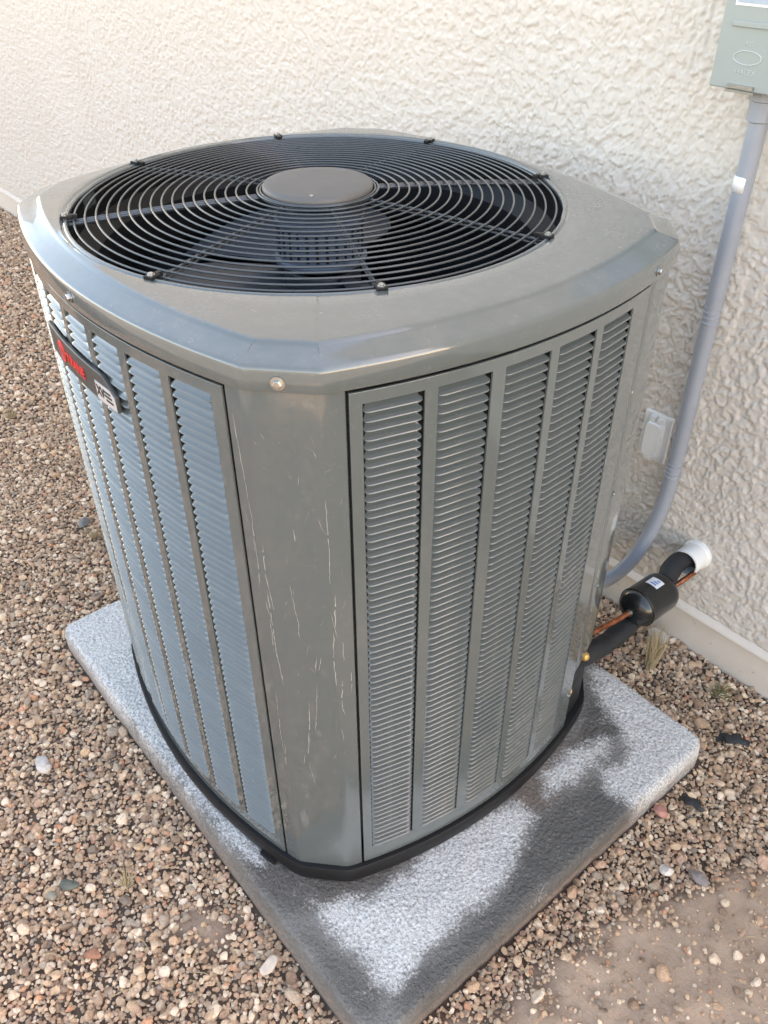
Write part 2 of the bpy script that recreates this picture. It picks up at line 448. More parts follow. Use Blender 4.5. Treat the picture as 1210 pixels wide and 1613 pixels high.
# added block wall behind the camera, unseen, only for reflections and bounce light
bw = bpy.data.objects.new('added_block_wall', None); col.objects.link(bw); bw.location = (2.55, -2.6, GZ); tag(bw, 'unseen tan concrete block wall added behind the camera for reflections and bounce light', 'wall')
M['block'] = simple('tan_concrete_block', (.24, .21, .175), .9, var=.15, scale=6, bump=.3, bscale=90)
M['mortar'] = simple('grey_mortar', (.20, .18, .16), .95, var=.1)
MB().box(-14, 6, -3.894, -3.756, -.1, 1.98).build('mortar_core', M['mortar'], bw, smooth=False)
m = MB()
for r in range(10):
    o_ = .2 if r % 2 else 0
    for k in range(-15, 34): m.box(-.4*k-o_-.396, -.4*k-o_, -3.9, -3.75, r*.2+.004, r*.2+.196)
o = m.build('block_courses', M['block'], bw, smooth=False); tag(o, kind='stuff')

# ------------------------------------------------------------------ pad
def rrect(d, r, n=None):
    x0, x1, y0, y1 = PX0+d, PX1-d, PY0+d, PY1-d
    r = max(min(r-d*.8, (y1-y0)/2-.001), .004)
    pts = []
    for cx, cy, a0 in ((x1-r, y1-r, 0), (x0+r, y1-r, 90), (x0+r, y0+r, 180), (x1-r, y0+r, 270)):
        arc = [(cx+r*math.cos(math.radians(a0+t)), cy+r*math.sin(math.radians(a0+t))) for t in np.linspace(0, 90, 9)]
        pts.append(arc)
    out = []
    for i in range(4):
        out += pts[i]
        a, b2 = pts[i][-1], pts[(i+1) % 4][0]
        k = 130 if i % 2 == 0 else 100
        out += [(a[0]+(b2[0]-a[0])*t, a[1]+(b2[1]-a[1])*t) for t in np.linspace(0, 1, k+1)[1:-1]]
    return out
rings = []
for d, z in [(.0, -.13), (.0, -.05), (.0, -.026), (.002, -.014), (.004, -.006), (.0065, -.0018), (.011, 0)]:
    rings.append([(x, y, z) for x, y in rrect(d, .028)])
for d in np.arange(.020, .455, .009): rings.append([(x, y, 0) for x, y in rrect(d, .028)])
V, F = loft(rings); n = len(rings[0])
F.append(tuple(range((len(rings)-1)*n, len(rings)*n)))
V = np.array(V)
wob = .0025*perlin(V[:, 0]*9, V[:, 1]*9, 51)+.0012*perlin(V[:, 0]*30, V[:, 1]*30, 52)
V[:, 2] += wob; V[:, 0] += .003*perlin(V[:, 1]*6, V[:, 2]*30, 53); V[:, 1] += .003*perlin(V[:, 0]*6, V[:, 2]*30, 54)
pad = obj('equipment_pad', V, F, M['pad'], None, True, rot=(0, 0, PADA))
tag(pad, 'grey concrete pad with white and damp stains under the outdoor unit', 'pad')
wx = V[:, 0]*math.cos(PADA)-V[:, 1]*math.sin(PADA); wy = V[:, 0]*math.sin(PADA)+V[:, 1]*math.cos(PADA)
ST = dict(
 white=[[(.474, -.384), (.482, -.351), (.514, -.296), (.51, -.218), (.503, -.117), (.511, -.023), (.535, .05), (.576, .05), (.606, -.012), (.638, -.095), (.643, -.147), (.631, -.199), (.643, -.24), (.649, -.303), (.662, -.369), (.633, -.373), (.579, -.374), (.518, -.398)],
  [(.394, .434), (.415, .477), (.548, .50), (.673, .50), (.72, .46), (.715, .313), (.703, .268), (.689, .227), (.638, .209), (.601, .234), (.613, .301), (.552, .355), (.459, .38)],
  [(.515, .143), (.52, .25), (.55, .307), (.567, .28), (.572, .171), (.559, .108)],
  [(-.56, -.50), (-.55, -.30), (-.242, -.37), (.11, -.42), (.33, -.425), (.266, -.444), (.055, -.458), (-.234, -.49)]],
 wet=[[(.587, .051), (.59, .149), (.603, .212), (.676, .222), (.707, .204), (.718, .007), (.72, -.159), (.724, -.338), (.705, -.377), (.677, -.381), (.651, -.333), (.665, -.229), (.658, -.146), (.635, -.059)],
  [(.285, -.441), (.36, -.38), (.43, -.33), (.47, -.25), (.505, -.20), (.515, -.27), (.485, -.345), (.468, -.40), (.434, -.45), (.365, -.462)],
  [(.598, -.401), (.505, -.416), (.467, -.445), (.549, -.446), (.654, -.443), (.673, -.418), (.649, -.386)],
  [(.421, .391), (.465, .417), (.549, .379), (.567, .347), (.54, .286), (.528, .218), (.489, .303)],
  [(.661, .282), (.677, .302), (.691, .288), (.68, .267)], [(.623, .243), (.628, .282), (.674, .255), (.669, .221), (.642, .214)]],
 brown=[[(.49, .164), (.50, .301), (.549, .285), (.575, .183), (.581, .088), (.55, -.013), (.525, -.127), (.49, -.30), (.45, -.37), (.46, -.25), (.487, -.119), (.50, .038)],
  [(.28, -.46), (.40, -.44), (.50, -.36), (.51, -.30), (.45, -.30), (.36, -.40)]])
for k, ps in ST.items():
    d = np.full(len(V), -1.0)
    for po in ps: d = np.maximum(d, polydist(wx, wy, po))
    set_attr(pad.data, k, np.clip(.5+d/.05, 0, 1))
set_attr(pad.data, 'side', sstep(-.012, -.045, V[:, 2])*.62)

# ------------------------------------------------------------------ outdoor unit
H1, H2, HC = 1.0285, 1.0603, 1.0743
XR, XL, YB, YF, CH = .460, -.3697, .3776, -.3776, .063
BOWX, BOWY = .056, .060
def bow(t, s): return s*(1-t*t)
FC, FH = (XR-CH+XL+CH)/2, (XR-XL)/2-CH       # front face centre, half length
RH = YB-CH
def front(u, n=0.0):
    t = (u-FC)/FH; sl = -2*t/FH*BOWY           # dy/du = +2*t*BOWY/FH
    y = YF-bow(t, BOWY); L = math.hypot(1, 2*t*BOWY/FH)
    nrm = (2*t*BOWY/FH/L, -1/L)
    return u+nrm[0]*n, y+nrm[1]*n
def front_ang(u):
    t = (u-FC)/FH; return math.atan2(2*t*BOWY/FH, 1)
def right(v, n=0.0):
    t = v/RH; x = XR+bow(t, BOWX); s = -2*t*BOWX/RH; L = math.hypot(1, s)
    return x+n/L, v-n*s/L
def right_ang(v):
    t = v/RH; return math.atan2(1, -2*t*BOWX/RH)
def outline(off=0.0, seg=22, rnd=.006):
    P = []
    P.append([right(v) for v in np.linspace(-RH, RH, seg)])
    P.append([(x, -front(x)[1]) for x in np.linspace(FC+FH, FC-FH, seg)])
    P.append([(2*FC-right(v)[0], v) for v in np.linspace(RH, -RH, seg)])
    P.append([front(x) for x in np.linspace(FC-FH, FC+FH, seg)])
    pts = []
    for k in range(4):
        A, B, Cn = P[k-1], P[k], P[(k+1) % 4]
        def rc(p, a, b):
            p, a, b = Vector(p), Vector(a), Vector(b)
            s, e = p+(a-p).normalized()*rnd, p+(b-p).normalized()*rnd
            return [tuple(s*(1-t)**2+p*2*t*(1-t)+e*t*t) for t in (0, .25, .5, .75, 1)]
        pts += rc(B[0], A[-1], B[1])+B[1:-1]+rc(B[-1], B[-2], Cn[0])
    P2 = [Vector(p) for p in pts]; out = []
    for i, p in enumerate(P2):
        a = (p-P2[i-1]).normalized(); b = (P2[(i+1) % len(P2)]-p).normalized()
        na, nb = Vector((a.y, -a.x)), Vector((b.y, -b.x)); m = (na+nb).normalized()
        out.append(tuple(p+m*(off/max(m.dot(na), .3))))
    return out

unit = bpy.data.objects.new('air_conditioner', None); col.objects.link(unit)
tag(unit, 'taupe outdoor air conditioning unit with louvered sides and round top fan grille', 'air conditioner')

# top cover
O = .006
rings = []
for d, z in [(.016, H1+.004), (.004, H1+.0005), (.0008, H1), (0, H1+.002), (0, H1+.014), (.0003, H2-.008), (.0012, H2-.003), (.0035, H2-.0006), (.006, H2+.0004), (.020, H2+.0043), (.034, H2+.0085), (.0365, H2+.0098), (.0385, H2+.0118), (.041, H2+.0127), (.044, H2+.0130)]:
    rings.append([(x, y, z) for x, y in outline(O-d)])
last = rings[-1]
ang = [math.atan2(p[1], p[0]) for p in last]
RO = .386
for f in (.35, .7):
    rings.append([(p[0]*(1-f)+math.cos(a)*.398*f, p[1]*(1-f)+math.sin(a)*.398*f, H2+.0130+.001*f) for p, a in zip(last, ang)])
for r, z in [(.398, HC), (.3965, HC-.0006), (.3950, HC-.0026), (.3930, HC-.0028), (.3915, HC-.001), (.3895, HC-.0004), (.3875, HC-.001), (.386, HC-.004), (.386, HC-.030)]:
    rings.append([(math.cos(a)*r, math.sin(a)*r, z) for a in ang])
V, F = loft(rings)
cover = obj('top_cover', V, F, M['paint'], unit); sharp(cover, 50)

# opening shroud, coil, inside
m = MB(); m.lathe([(.3855, HC-.006), (.3855, HC-.05), (.36, HC-.075), (.355, HC-.13), (.362, HC-.15)], 96, cap=False); m.build('fan_shroud', M['black'], unit, fix=False)
def coil_mat():
    t = NT('dark_coil_fins'); co = t.coord(); w = t.node('ShaderNodeTexWave', bands_direction='Z', Scale=50.0); t.l.new(co, w.inputs['Vector'])
    c = t.mix(t.noise(40, 4, .6, co), (.018, .022, .026), (.05, .058, .066)); c = t.mix(t.math('MULTIPLY', w.outputs['Fac'], .5), c, (.008, .01, .012))
    return t.set(base=c, rough=.5, metal=.3)
M['coil'] = coil_mat()
rings = [[(x, y, z) for x, y in outline(-.045)] for z in (.05, .5, H1-.02)]
V, F = loft(rings); V2 = len(V); n = len(rings[0]); F.append(tuple(range(n)))
coil = obj('condenser_coil', V, F, M['coil'], unit, True)

# corner posts
def strip(name, path, zlo, zhi, mat, parent, lip=.014, zlo_fn=None):
    """sheet along a plan path with both edges turned in"""
    P = [Vector(p) for p in path]
    def inward(i, j):
        t = (P[j]-P[i]).normalized(); return Vector((-t.y, t.x))
    a = P[0]+inward(0, 1)*lip; b = P[-1]+inward(-2, -1)*lip
    Q = [a]+[P[0]+inward(0, 1)*.0015+(P[1]-P[0]).normalized()*0, P[0]+(P[1]-P[0]).normalized()*.0015]+P[1:-1]+[P[-1]-(P[-1]-P[-2]).normalized()*.0015, P[-1]+inward(-2, -1)*.0015]+[b]
    zs = [0, .25, .5, .75, 1]
    rows = []
    for f in zs:
        rows.append([(q.x, q.y, (zlo_fn(q) if zlo_fn else zlo)*(1-f)+zhi*f) for q in Q])
    V, F = loft(rows, close=False)
    o = obj(name, V, F, mat, parent); sharp(o, 45)
    sm = o.modifiers.new('thickness', 'SOLIDIFY'); sm.thickness = .0012; sm.offset = -1
    es = o.modifiers.new('crisp', 'EDGE_SPLIT'); es.split_angle = math.radians(45)
    return o
def bend(p, a, b, r=.010):
    p, a, b = Vector(p), Vector(a), Vector(b); s, e = p+(a-p).normalized()*r, p+(b-p).normalized()*r
    return [tuple(s*(1-t)**2+p*2*t*(1-t)+e*t*t) for t in (0, .25, .5, .75, 1)]
FSEAM, RSEAM, RPOST = .368, -.288, .232
fr1, fr2 = front(FC+FH), right(-RH)
path = [front(u) for u in np.linspace(FSEAM, FC+FH-.011, 4)]+bend(fr1, front(FC+FH-.012), fr2)+bend(fr2, fr1, right(-RH+.012))+[right(v) for v in np.linspace(-RH+.011, RSEAM, 4)]
post = strip('corner_post', path, .046, H1-.003, M['paint'], unit); post['label'] = 'scratched plain taupe corner panel'
br1, br2 = right(RH), (FC+FH, -front(FC+FH)[1])
path = [right(v) for v in np.linspace(RPOST+.001, RH-.011, 4)]+bend(br1, right(RH-.012), br2)+bend(br2, br1, (FC+FH-.012, -front(FC+FH-.012)[1]))+[(x, -front(x)[1]) for x in np.linspace(FC+FH-.012, FC+FH-.08, 4)]
def zl(q):
    return .205+max(0, min(1, (q.y-.235)/.08))*.035
strip('service_post', path, .2, H1-.003, M['paint'], unit, zlo_fn=zl)
mir = lambda p: (2*FC-p[0], p[1])
path = [mir(right(v)) for v in np.linspace(RSEAM, -RH+.011, 4)]+[mir(q) for q in bend(fr2, right(-RH+.012), fr1)]+[mir(q) for q in bend(fr1, fr2, front(FC+FH-.012))]+[front(u) for u in np.linspace(FC-FH+.011, FC-FH+.03, 4)]
strip('corner_post', path, .046, H1-.003, M['paint'], unit)
path = [(x, -front(x)[1]) for x in np.linspace(FC-FH+.03, FC-FH+.011, 4)]+[mir(q) for q in bend(br2, (FC+FH-.012, -front(FC+FH-.012)[1]), br1)]+[mir(q) for q in bend(br1, br2, right(RH-.012))]+[mir(right(v)) for v in np.linspace(RH-.011, .288, 4)]
strip('corner_post', path, .046, H1-.003, M['paint'], unit)
# rear and far side panels, away from view
V, F = loft([[(x, -front(x)[1], z) for x in np.linspace(FC+FH-.083, FC-FH+.033, 24)] for z in (.046, H1-.003)], close=False); obj('rear_panel', V, F, M['paint'], unit, True)
V, F = loft([[mir(right(v)) + (z,) for v in np.linspace(.285, -.285, 24)] for z in (.046, H1-.003)], close=False); obj('far_side_panel', V, F, M['paint'], unit, True)
# valve recess behind the cut-off service post
path = [right(v, -.005) for v in np.linspace(RPOST-.01, RH, 4)]+[(br2[0], br2[1]-.006)]+[(x, -front(x)[1]-.006) for x in np.linspace(FC+FH-.01, FC+FH-.08, 4)]
V, F = loft([[(p[0], p[1], z) for p in path] for z in (.03, .32)], close=False)
vp = obj('valve_plate', V, F, M['black'], unit, True)

# base pan
rings = []
for off, z in [(-.02, .047), (-.002, .0475), (.0085, .047), (.0098, .045), (.0105, .030), (.0085, .012), (.006, .004), (.004, .0005)]:
    rings.append([(x, y, z) for x, y in outline(off, rnd=.018)])
V, F = loft(rings); F = [f[::-1] for f in F]
n = len(rings[0]); F.append(tuple(range(n)))
base = obj('base_pan', V, F, M['black'], unit); sharp(base, 40)
m = MB().box(-.018, .018, -.006, .008, 0, .009); q = front(.33, .0095); m.build('drain_notch', M['black'], base, loc=(q[0], q[1], .004), rot=(0, 0, front_ang(.33)))

# louvered panels
PITCH_L, NL, ZB = .0129, 71, .0895
ZT = ZB+PITCH_L*NL
def panel(name, fn, a0, a1, cols):
    us, kinds = [a0], []
    for c0, c1 in cols:
        us += [c0, c1]
    us.append(a1)
    V, F = [], []; z_levels = [.050, ZB, ZT, H1-.0065]; ucount = []
    def sheet(u0, u1, z0, z1, nseg):
        base_i = len(V)
        for z in (z0, z1):
            for u in np.linspace(u0, u1, nseg+1): V.append(fn(u, .0022)+(z,))
        for k in range(nseg): F.append((base_i+k, base_i+k+1, base_i+nseg+1+k+1, base_i+nseg+1+k))
    for i in range(len(us)-1):
        bar = i % 2 == 0
        ns = 2 if bar else 5
        sheet(us[i], us[i+1], z_levels[0], z_levels[1], ns); sheet(us[i], us[i+1], z_levels[2], z_levels[3], ns)
        if bar: sheet(us[i], us[i+1], z_levels[1], z_levels[2], ns)
    me = mesh(name, V, F, M['paint'], True)
    bm = bmesh.new(); bm.from_mesh(me); bmesh.ops.remove_doubles(bm, verts=bm.verts, dist=1e-5)
    # turn the outer edges and the opening edges in a little
    bmesh.ops.recalc_face_normals(bm, faces=bm.faces)
    c = bm.faces[:][0]
    ref = Vector(fn((a0+a1)/2, 1.0)+(0,))-Vector(fn((a0+a1)/2, 0.0)+(0,))
    if sum((f.normal.dot(ref) for f in bm.faces)) < 0: bmesh.ops.reverse_faces(bm, faces=bm.faces)
    bm.to_mesh(me); bm.free()
    o = put(name, me, unit)
    s = o.modifiers.new('thickness', 'SOLIDIFY'); s.thickness = .004; s.offset = -1; s.use_rim = True
    bv = o.modifiers.new('edge', 'BEVEL'); bv.width = .0009; bv.segments = 2; bv.limit_method = 'ANGLE'; bv.angle_limit = math.radians(50); bv.harden_normals = True
    return o
def slat_mesh(L, deep, name='louver'):
    h = L/2; V, F = [], []
    xs = [(-h+.0002, .0), (-h+.0015, .45), (-h+.0045, .85), (-h+.009, 1.0), (h-.009, 1.0), (h-.0045, .85), (h-.0015, .45), (h-.0002, .0)]
    for x, k in xs:
        xt = max(-h+.0095, min(h-.0095, x))
        if deep:
            V += [(xt, -.0125, .0072), (xt*.6+x*.4, -.0088, .0022), (xt*.3+x*.7, -.0058, -.0016), (x, -.0036+.0006*k, -.0036), (x, -.0020+.0034*k, -.0050), (x, -.0014+.0054*k, -.0058+.0004*(1-k)), (x, -.0018+.0046*k, -.0066+.0008*(1-k)), (x, -.0060, -.0062)]
        else:
            V += [(xt, -.0082, .0072), (xt*.6+x*.4, -.0044, .0022), (xt*.3+x*.7, -.0012, -.0018), (x, -.0012+.0024*k, -.0038), (x, -.0010+.0046*k, -.0050), (x, -.0010+.0054*k, -.0057+.0004*(1-k)), (x, -.0014+.0044*k, -.0065+.0008*(1-k)), (x, -.0050, -.0060)]
    V = [(a, -b, c) for a, b, c in V]
    n = 8
    for i in range(len(xs)-1):
        for k in range(n-1): F.append((i*n+k, (i+1)*n+k, (i+1)*n+k+1, i*n+k+1)[::-1])
    me = mesh(name, V, F, M['paint'], True)
    return me
RC = [(-.270, -.1935), (-.178, -.1015), (-.0865, -.010), (.0055, .082), (.0975, .174)]
RC = [(a+(.008 if i > 1 else .002*i), b+(.008 if i > 1 else .002*i)) for i, (a, b) in enumerate(RC)]
FCOL = [(.3475-.0895*i-.073, .3475-.0895*i) for i in range(7)]
rpan = panel('louver_panel', right, RSEAM+.0025, RPOST-.001, RC)
fpan = panel('louver_panel', front, FC-FH+.034, FSEAM-.0025, FCOL[::-1])
cand = []
for pan, fn, angf, cols, hid in ((rpan, right, right_ang, RC, True), (fpan, front, front_ang, FCOL, False)):  # right louvers shaped deeper to darken them, front shallower to catch sky sheen
    for c0, c1 in cols:
        me = slat_mesh(c1-c0-.0004, hid)
        uc = (c0+c1)/2; a = fn(c0, 0); b = fn(c1, 0); ctr = ((a[0]+b[0])/2, (a[1]+b[1])/2)
        th = math.atan2(b[1]-a[1], b[0]-a[0])
        for r in range(NL):
            z = ZB+PITCH_L*(r+.5)-.0002
            uv, dep = project([(a[0], a[1], z-.006), (b[0], b[1], z-.006), (a[0], a[1], z+.006)])
            e1, e2 = uv[1]-uv[0], uv[2]-uv[0]
            area = abs(e1[0]*e2[1]-e1[1]*e2[0])
            cand.append((area, pan, me, ctr, z, th))
cand.sort(key=lambda c: -c[0])
for area, pan, me, ctr, z, th in cand[:300]:
    o = put('louver', me, pan, (ctr[0], ctr[1], z+rng.normal(0, .00018)))
    o.rotation_euler = (Matrix.Rotation(th, 3, 'Z') @ Matrix.Rotation(rng.normal(0, .022), 3, 'X') @ Matrix.Rotation(rng.normal(0, .0015), 3, 'Y')).to_euler()
m = MB()
for area, pan, me, ctr, z, th in cand[300:]:
    R = Matrix.Translation((ctr[0], ctr[1], z)) @ Matrix.Rotation(th, 4, 'Z') @ Matrix.Rotation(rng.normal(0, .022), 4, 'X')
    m.add([R @ v.co for v in me.vertices], [tuple(p.vertices) for p in me.polygons])
o = obj('louver_rows', m.v, m.f, M['paint'], unit, True); tag(o, kind='stuff')

# fan grille
def gz(r): return HC-.0035+.0165*(1-(r/.386)**2)
grille_m = MB(); grille_m.tube([(.0935*math.cos(t), .0935*math.sin(t), gz(.0935)-.004) for t in np.linspace(0, 2*PI, 64, endpoint=False)], .0024, 8, closed=True)
grille = grille_m.build('fan_grille', M['wire'], unit, fix=False, ang=80)
for k in range(19):
    r = .0915 if k == 0 else .0965+(k-1)*(.3770-.0965)/17
    mm = MB(); nseg = 120
    mm.tube([(r*math.cos(t), r*math.sin(t), gz(r)) for t in np.linspace(0, 2*PI, nseg, endpoint=False)], .0017, 8, closed=True)
    mm.build('grille_ring', M['wire'], grille, fix=False, ang=80)
PH = .3868
for k in range(8):
    a = PH+k*PI/4; ca, sa = math.cos(a), math.sin(a)
    mm = MB()
    if k in (1, 5):
        L, F = [], []
        pts = [(ca*r, sa*r, gz(r)-.0068) for r in np.linspace(.08, .388, 14)]
        mm.tube([(p[0]-sa*.004, p[1]+ca*.004, p[2]) for p in pts], .0042, 8); mm.tube([(p[0]+sa*.004, p[1]-ca*.004, p[2]) for p in pts], .0042, 8)
    else:
        mm.tube([(ca*r, sa*r, gz(r)-.0042) for r in np.linspace(.085, .386, 14)], .0025, 8)
        mm.tube([(ca*r, sa*r, gz(r)+.0-.0105) for r in np.linspace(.085, .386, 14)], .0018, 6)
    mm.build('spoke', M['wire'], grille, fix=False, ang=80)
    mm = MB().box(-.010, .007, -.007, .007, .0, .0040).box(-.018, -.005, -.0035, .0035, -.002, .0045)
    c = mm.build('grille_clip', M['black'], grille, smooth=False, loc=(ca*.389, sa*.389, HC-.001), rot=(0, 0, a))
    MB().lathe([(.0052, .0), (.0052, .0010), (.0036, .0012), (.0036, .003), (.0029, .0036)], 12).build('screw', M['screw'], cover, loc=(ca*.389, sa*.389, HC+.0030), ang=30)
# hub cap
m = MB().lathe([(.083, gz(.09)-.006), (.0875, gz(.09)-.004), (.0885, gz(.09)+.002), (.0878, gz(.09)+.0058), (.0855, gz(.09)+.0086), (.081, gz(.09)+.0099), (.06, gz(.09)+.0108), (.02, gz(.09)+.0112), (.0005, gz(.09)+.0112)], 72)
hub = m.build('hub_cap', M['hub'], unit, ang=60)
MB().lathe([(.0032, 0), (.0032, .002), (.002, .003)], 10).build('screw', M['screw'], hub, loc=(.078*math.cos(-.72), .078*math.sin(-.72), gz(.09)+.0095))
# motor and fan
m = MB().lathe([(.02, HC-.005), (.068, HC-.006), (.0705, HC-.010), (.0705, HC-.028), (.0735, HC-.030), (.0735, HC-.034), (.0705, HC-.036), (.0705, HC-.092), (.077, HC-.094), (.077, HC-.100), (.06, HC-.106), (.02, HC-.110)], 48)
motor = m.build('fan_motor', M['motor'], unit)
mm = MB()
for row in range(3):
    for k in range(28):
        a = k*2*PI/28; mm.box(-.0022, .0022, -.0012, .0012, -.006, .006)
        R = Matrix.Rotation(a, 4, 'Z') @ Matrix.Translation((0, -.0704, HC-.046-row*.017))
        mm.v[-8:] = [tuple(R @ Vector(v)) for v in mm.v[-8:]]
mm.build('vent_slots', M['black'], motor, smooth=False)
m = MB().lathe([(.01, HC-.110), (.062, HC-.112), (.066, HC-.118), (.066, HC-.165), (.02, HC-.170)], 40); fan = m.build('fan_hub', M['blade'], unit)
for k in range(3):
    a0 = .25+k*2*PI/3; V, F = [], []; nr, na = 14, 12
    for side in (0, -.003):
        for i in range(nr):
            f = i/(nr-1); r = .06+f*.285
            w = .55+.25*math.sin(f*PI*.8); sw = .55*f*f
            for j in range(na):
                g = j/(na-1); a = a0+sw+(g-.5)*w*1.5
                z = HC-.115-.055*(g)+.02*math.sin(g*PI)+side
                V.append((r*math.cos(a), r*math.sin(a), z))
    n1 = nr*na
    for i in range(nr-1):
        for j in range(na-1):
            q = (i*na+j, i*na+j+1, (i+1)*na+j+1, (i+1)*na+j); F.append(q); F.append(tuple(x+n1 for x in q[::-1]))
    for j in range(na-1):
        for i in (0, nr-1): F.append((i*na+j, i*na+j+1, n1+i*na+j+1, n1+i*na+j))
    for i in range(nr-1):
        for j in (0, na-1): F.append((i*na+j, (i+1)*na+j, n1+(i+1)*na+j, n1+i*na+j))
    o = obj('fan_blade', V, F, M['blade'], fan); sharp(o, 50)

# bolts on the cover skirt and small screws on the service post
def bolt(x, y, z, ang, s=1.0, parent=cover):
    m = MB().lathe([(.0085*s, 0), (.0085*s, .0012*s), (.0055*s, .0014*s)], 18, axis='y').lathe([(.0055*s, .0012*s), (.0055*s, .0048*s), (.0044*s, .0056*s), (.0015*s, .0057*s)], 6, axis='y')
    m.v = [(a, -b, c) for a, b, c in m.v]
    m.build('bolt', M['screw'], parent, loc=(x, y, z), rot=(0, 0, ang), ang=25)
mid = ((fr1[0]+fr2[0])/2+.0045, (fr1[1]+fr2[1])/2-.0045)
bolt(mid[0]-.002, mid[1]-.002, H1+.012, PI/4, 1.0)
q = front(.065, .0062); bolt(q[0], q[1], H1+.014, front_ang(.065), .9)
q = right(.235, .0062); bolt(q[0], q[1], H1+.014, right_ang(.235), .9)
for v, z in ((.236, .848), (.249, .646), (.262, .425)):
    q = right(v, .0005); bolt(q[0], q[1], z, right_ang(v), .55, bpy.data.objects['service_post'])
q = right(.222, .0025); bolt(q[0], q[1], .155, right_ang(.222), .55, rpan)

# badge on the front panel
def curved(u0, u1, z0, z1, n0, n1, cut=0, seg=16, z_taper=0):
    V, F = [], []; k = seg+1
    for nn, zz in ((n0, 0), (n1, 0), (n1, 1), (n0, 1)):
        for u in np.linspace(u0, u1, k):
            z = z1 if zz else z0
            if cut and zz and u > u1-cut: z = z1-(u-(u1-cut))/cut*z_taper
            V.append(front(u, nn)+(z,))
    for r in range(4):
        s = (r+1) % 4
        for i in range(seg): F.append((r*k+i, r*k+i+1, s*k+i+1, s*k+i))
    F.append((0, k, 2*k, 3*k)); F.append((k-1, 4*k-1, 3*k-1, 2*k-1))
    return MB().add(V, F)
badge = curved(-.095, .150, .903, .950, .003, .0092, cut=.03, z_taper=.022, seg=40).build('badge', M['badge'], fpan, ang=30)
bvm = badge.modifiers.new('edge', 'BEVEL'); bvm.width = .0018; bvm.segments = 3; bvm.limit_method = 'ANGLE'; bvm.angle_limit = math.radians(40)
m = curved(.094, .147, .905, .934, .0094, .0101, cut=.012, z_taper=.008); plate = m.build('model_plate', M['silver'], badge, ang=30)
def disc(u, z, r, n, mat, name, parent):
    a = front_ang(u); q = front(u, n)
    m = MB().lathe([(r, 0), (r, .0012), (r*.97, .0016)], 40, axis='y'); m.v = [(x, -y, zz) for x, y, zz in m.v]
    return m.build(name, mat, parent, loc=(q[0], q[1], z), rot=(0, 0, a))
disc(-.031, .927, .0165, .0092, M['red'], 'emblem', badge)
def text(body, size, mat, name, parent, M4, extr=.0004, bold=0.0, sx=1.0):
    cu = bpy.data.curves.new('t', 'FONT'); cu.body = body; cu.size = size; cu.extrude = extr; cu.offset = bold; cu.align_x = 'CENTER'; cu.align_y = 'CENTER'; cu.resolution_u = 3
    tmp = bpy.data.objects.new('t', cu); col.objects.link(tmp)
    dg = bpy.context.evaluated_depsgraph_get(); dg.update()
    me = bpy.data.meshes.new_from_object(tmp.evaluated_get(dg)); bpy.data.objects.remove(tmp)
    me.materials.clear(); me.materials.append(mat); me.name = name
    me.transform(M4 @ Matrix.Diagonal((sx, 1, 1, 1)))
    return put(name, me, parent)
def onfront(u, z, n):
    q = front(u, n); return Matrix.Translation((q[0], q[1], z)) @ Matrix.Rotation(front_ang(u), 4, 'Z') @ Matrix.Rotation(PI/2, 4, 'X')
text('TRANE', .0215, M['red'], 'lettering', badge, onfront(.026, .926, .0098), .0007, .0006, 1.0)
# emblem swirl: two thin charcoal arcs crossing the red disc
m = MB(); qa = onfront(-.031, .927, .0110)
for sgn in (-1, 1):
    pts = [qa @ Vector((.013*math.sin(t*1.1)*sgn, .014*math.cos(t*2.2)*.55*sgn, 0)) for t in np.linspace(-.2, 1.3, 10)]
    m.tube(pts, .0006, 5)
m.build('emblem_line', M['badge'], badge)
text('XV', .021, M['ink'], 'lettering', plate, onfront(.108, .9205, .0104), .0003, .0006, .8)
m = MB()
for i, (u0, u1, zz) in enumerate(((.119, .137, .9265), (.119, .139, .9205), (.122, .141, .9140))):
    kk = curved(u0, u1, zz-.0016, zz+.0016,   .0100, .0106, seg=3); m.add(kk.v, kk.f)
m.build('small_print', M['ink'], plate, smooth=False)

# scratches on the near corner panel (pixels of the photograph turned into panel coordinates by hand: s across 0..1, z)
scr = MB()
pathc = [Vector(p) for p in ([front(u) for u in np.linspace(FSEAM, FC+FH-.011, 4)]+bend(fr1, front(FC+FH-.012), fr2)+bend(fr2, fr1, right(-RH+.012))+[right(v) for v in np.linspace(-RH+.011, RSEAM, 4)])]
cum = [0]
for i in range(1, len(pathc)): cum.append(cum[-1]+(pathc[i]-pathc[i-1]).length)
def onpost(s, z, n=.00025):
    s *= cum[-1]; i = max(k for k in range(len(cum)-1) if cum[k] <= s+1e-9); t = (s-cum[i])/(cum[i+1]-cum[i]); p = pathc[i].lerp(pathc[i+1], t)
    d = (pathc[i+1]-pathc[i]).normalized(); nn = Vector((d.y, -d.x)); return Vector((p.x+nn.x*n, p.y+nn.y*n, z)), Vector((d.x, d.y, 0))
def scratch(pts, w=.0006):
    P = []
    for i in range(len(pts)-1):
        L = max(abs(pts[i+1][0]-pts[i][0])*.16, abs(pts[i+1][1]-pts[i][1])); k = max(2, int(L/.006))
        for t in np.linspace(0, 1, k, endpoint=False): P.append((pts[i][0]+(pts[i+1][0]-pts[i][0])*t+rng.normal(0, .0026), pts[i][1]+(pts[i+1][1]-pts[i][1])*t))
    P.append(pts[-1]); V = []
    for k, (s, z) in enumerate(P):
        c, d = onpost(min(max(s, .01), .99), z); e = min(k, len(P)-1-k); ww = w*(.25+.75*min(1, e/2))*rng.uniform(.25, 1.15)
        V += [c-d*ww+Vector((0, 0, ww*.3)), c+d*ww-Vector((0, 0, ww*.3))]
    scr.add(V, [(2*i, 2*i+1, 2*i+3, 2*i+2) for i in range(len(P)-1) if rng.uniform() > .10])
def px(pl): return pl
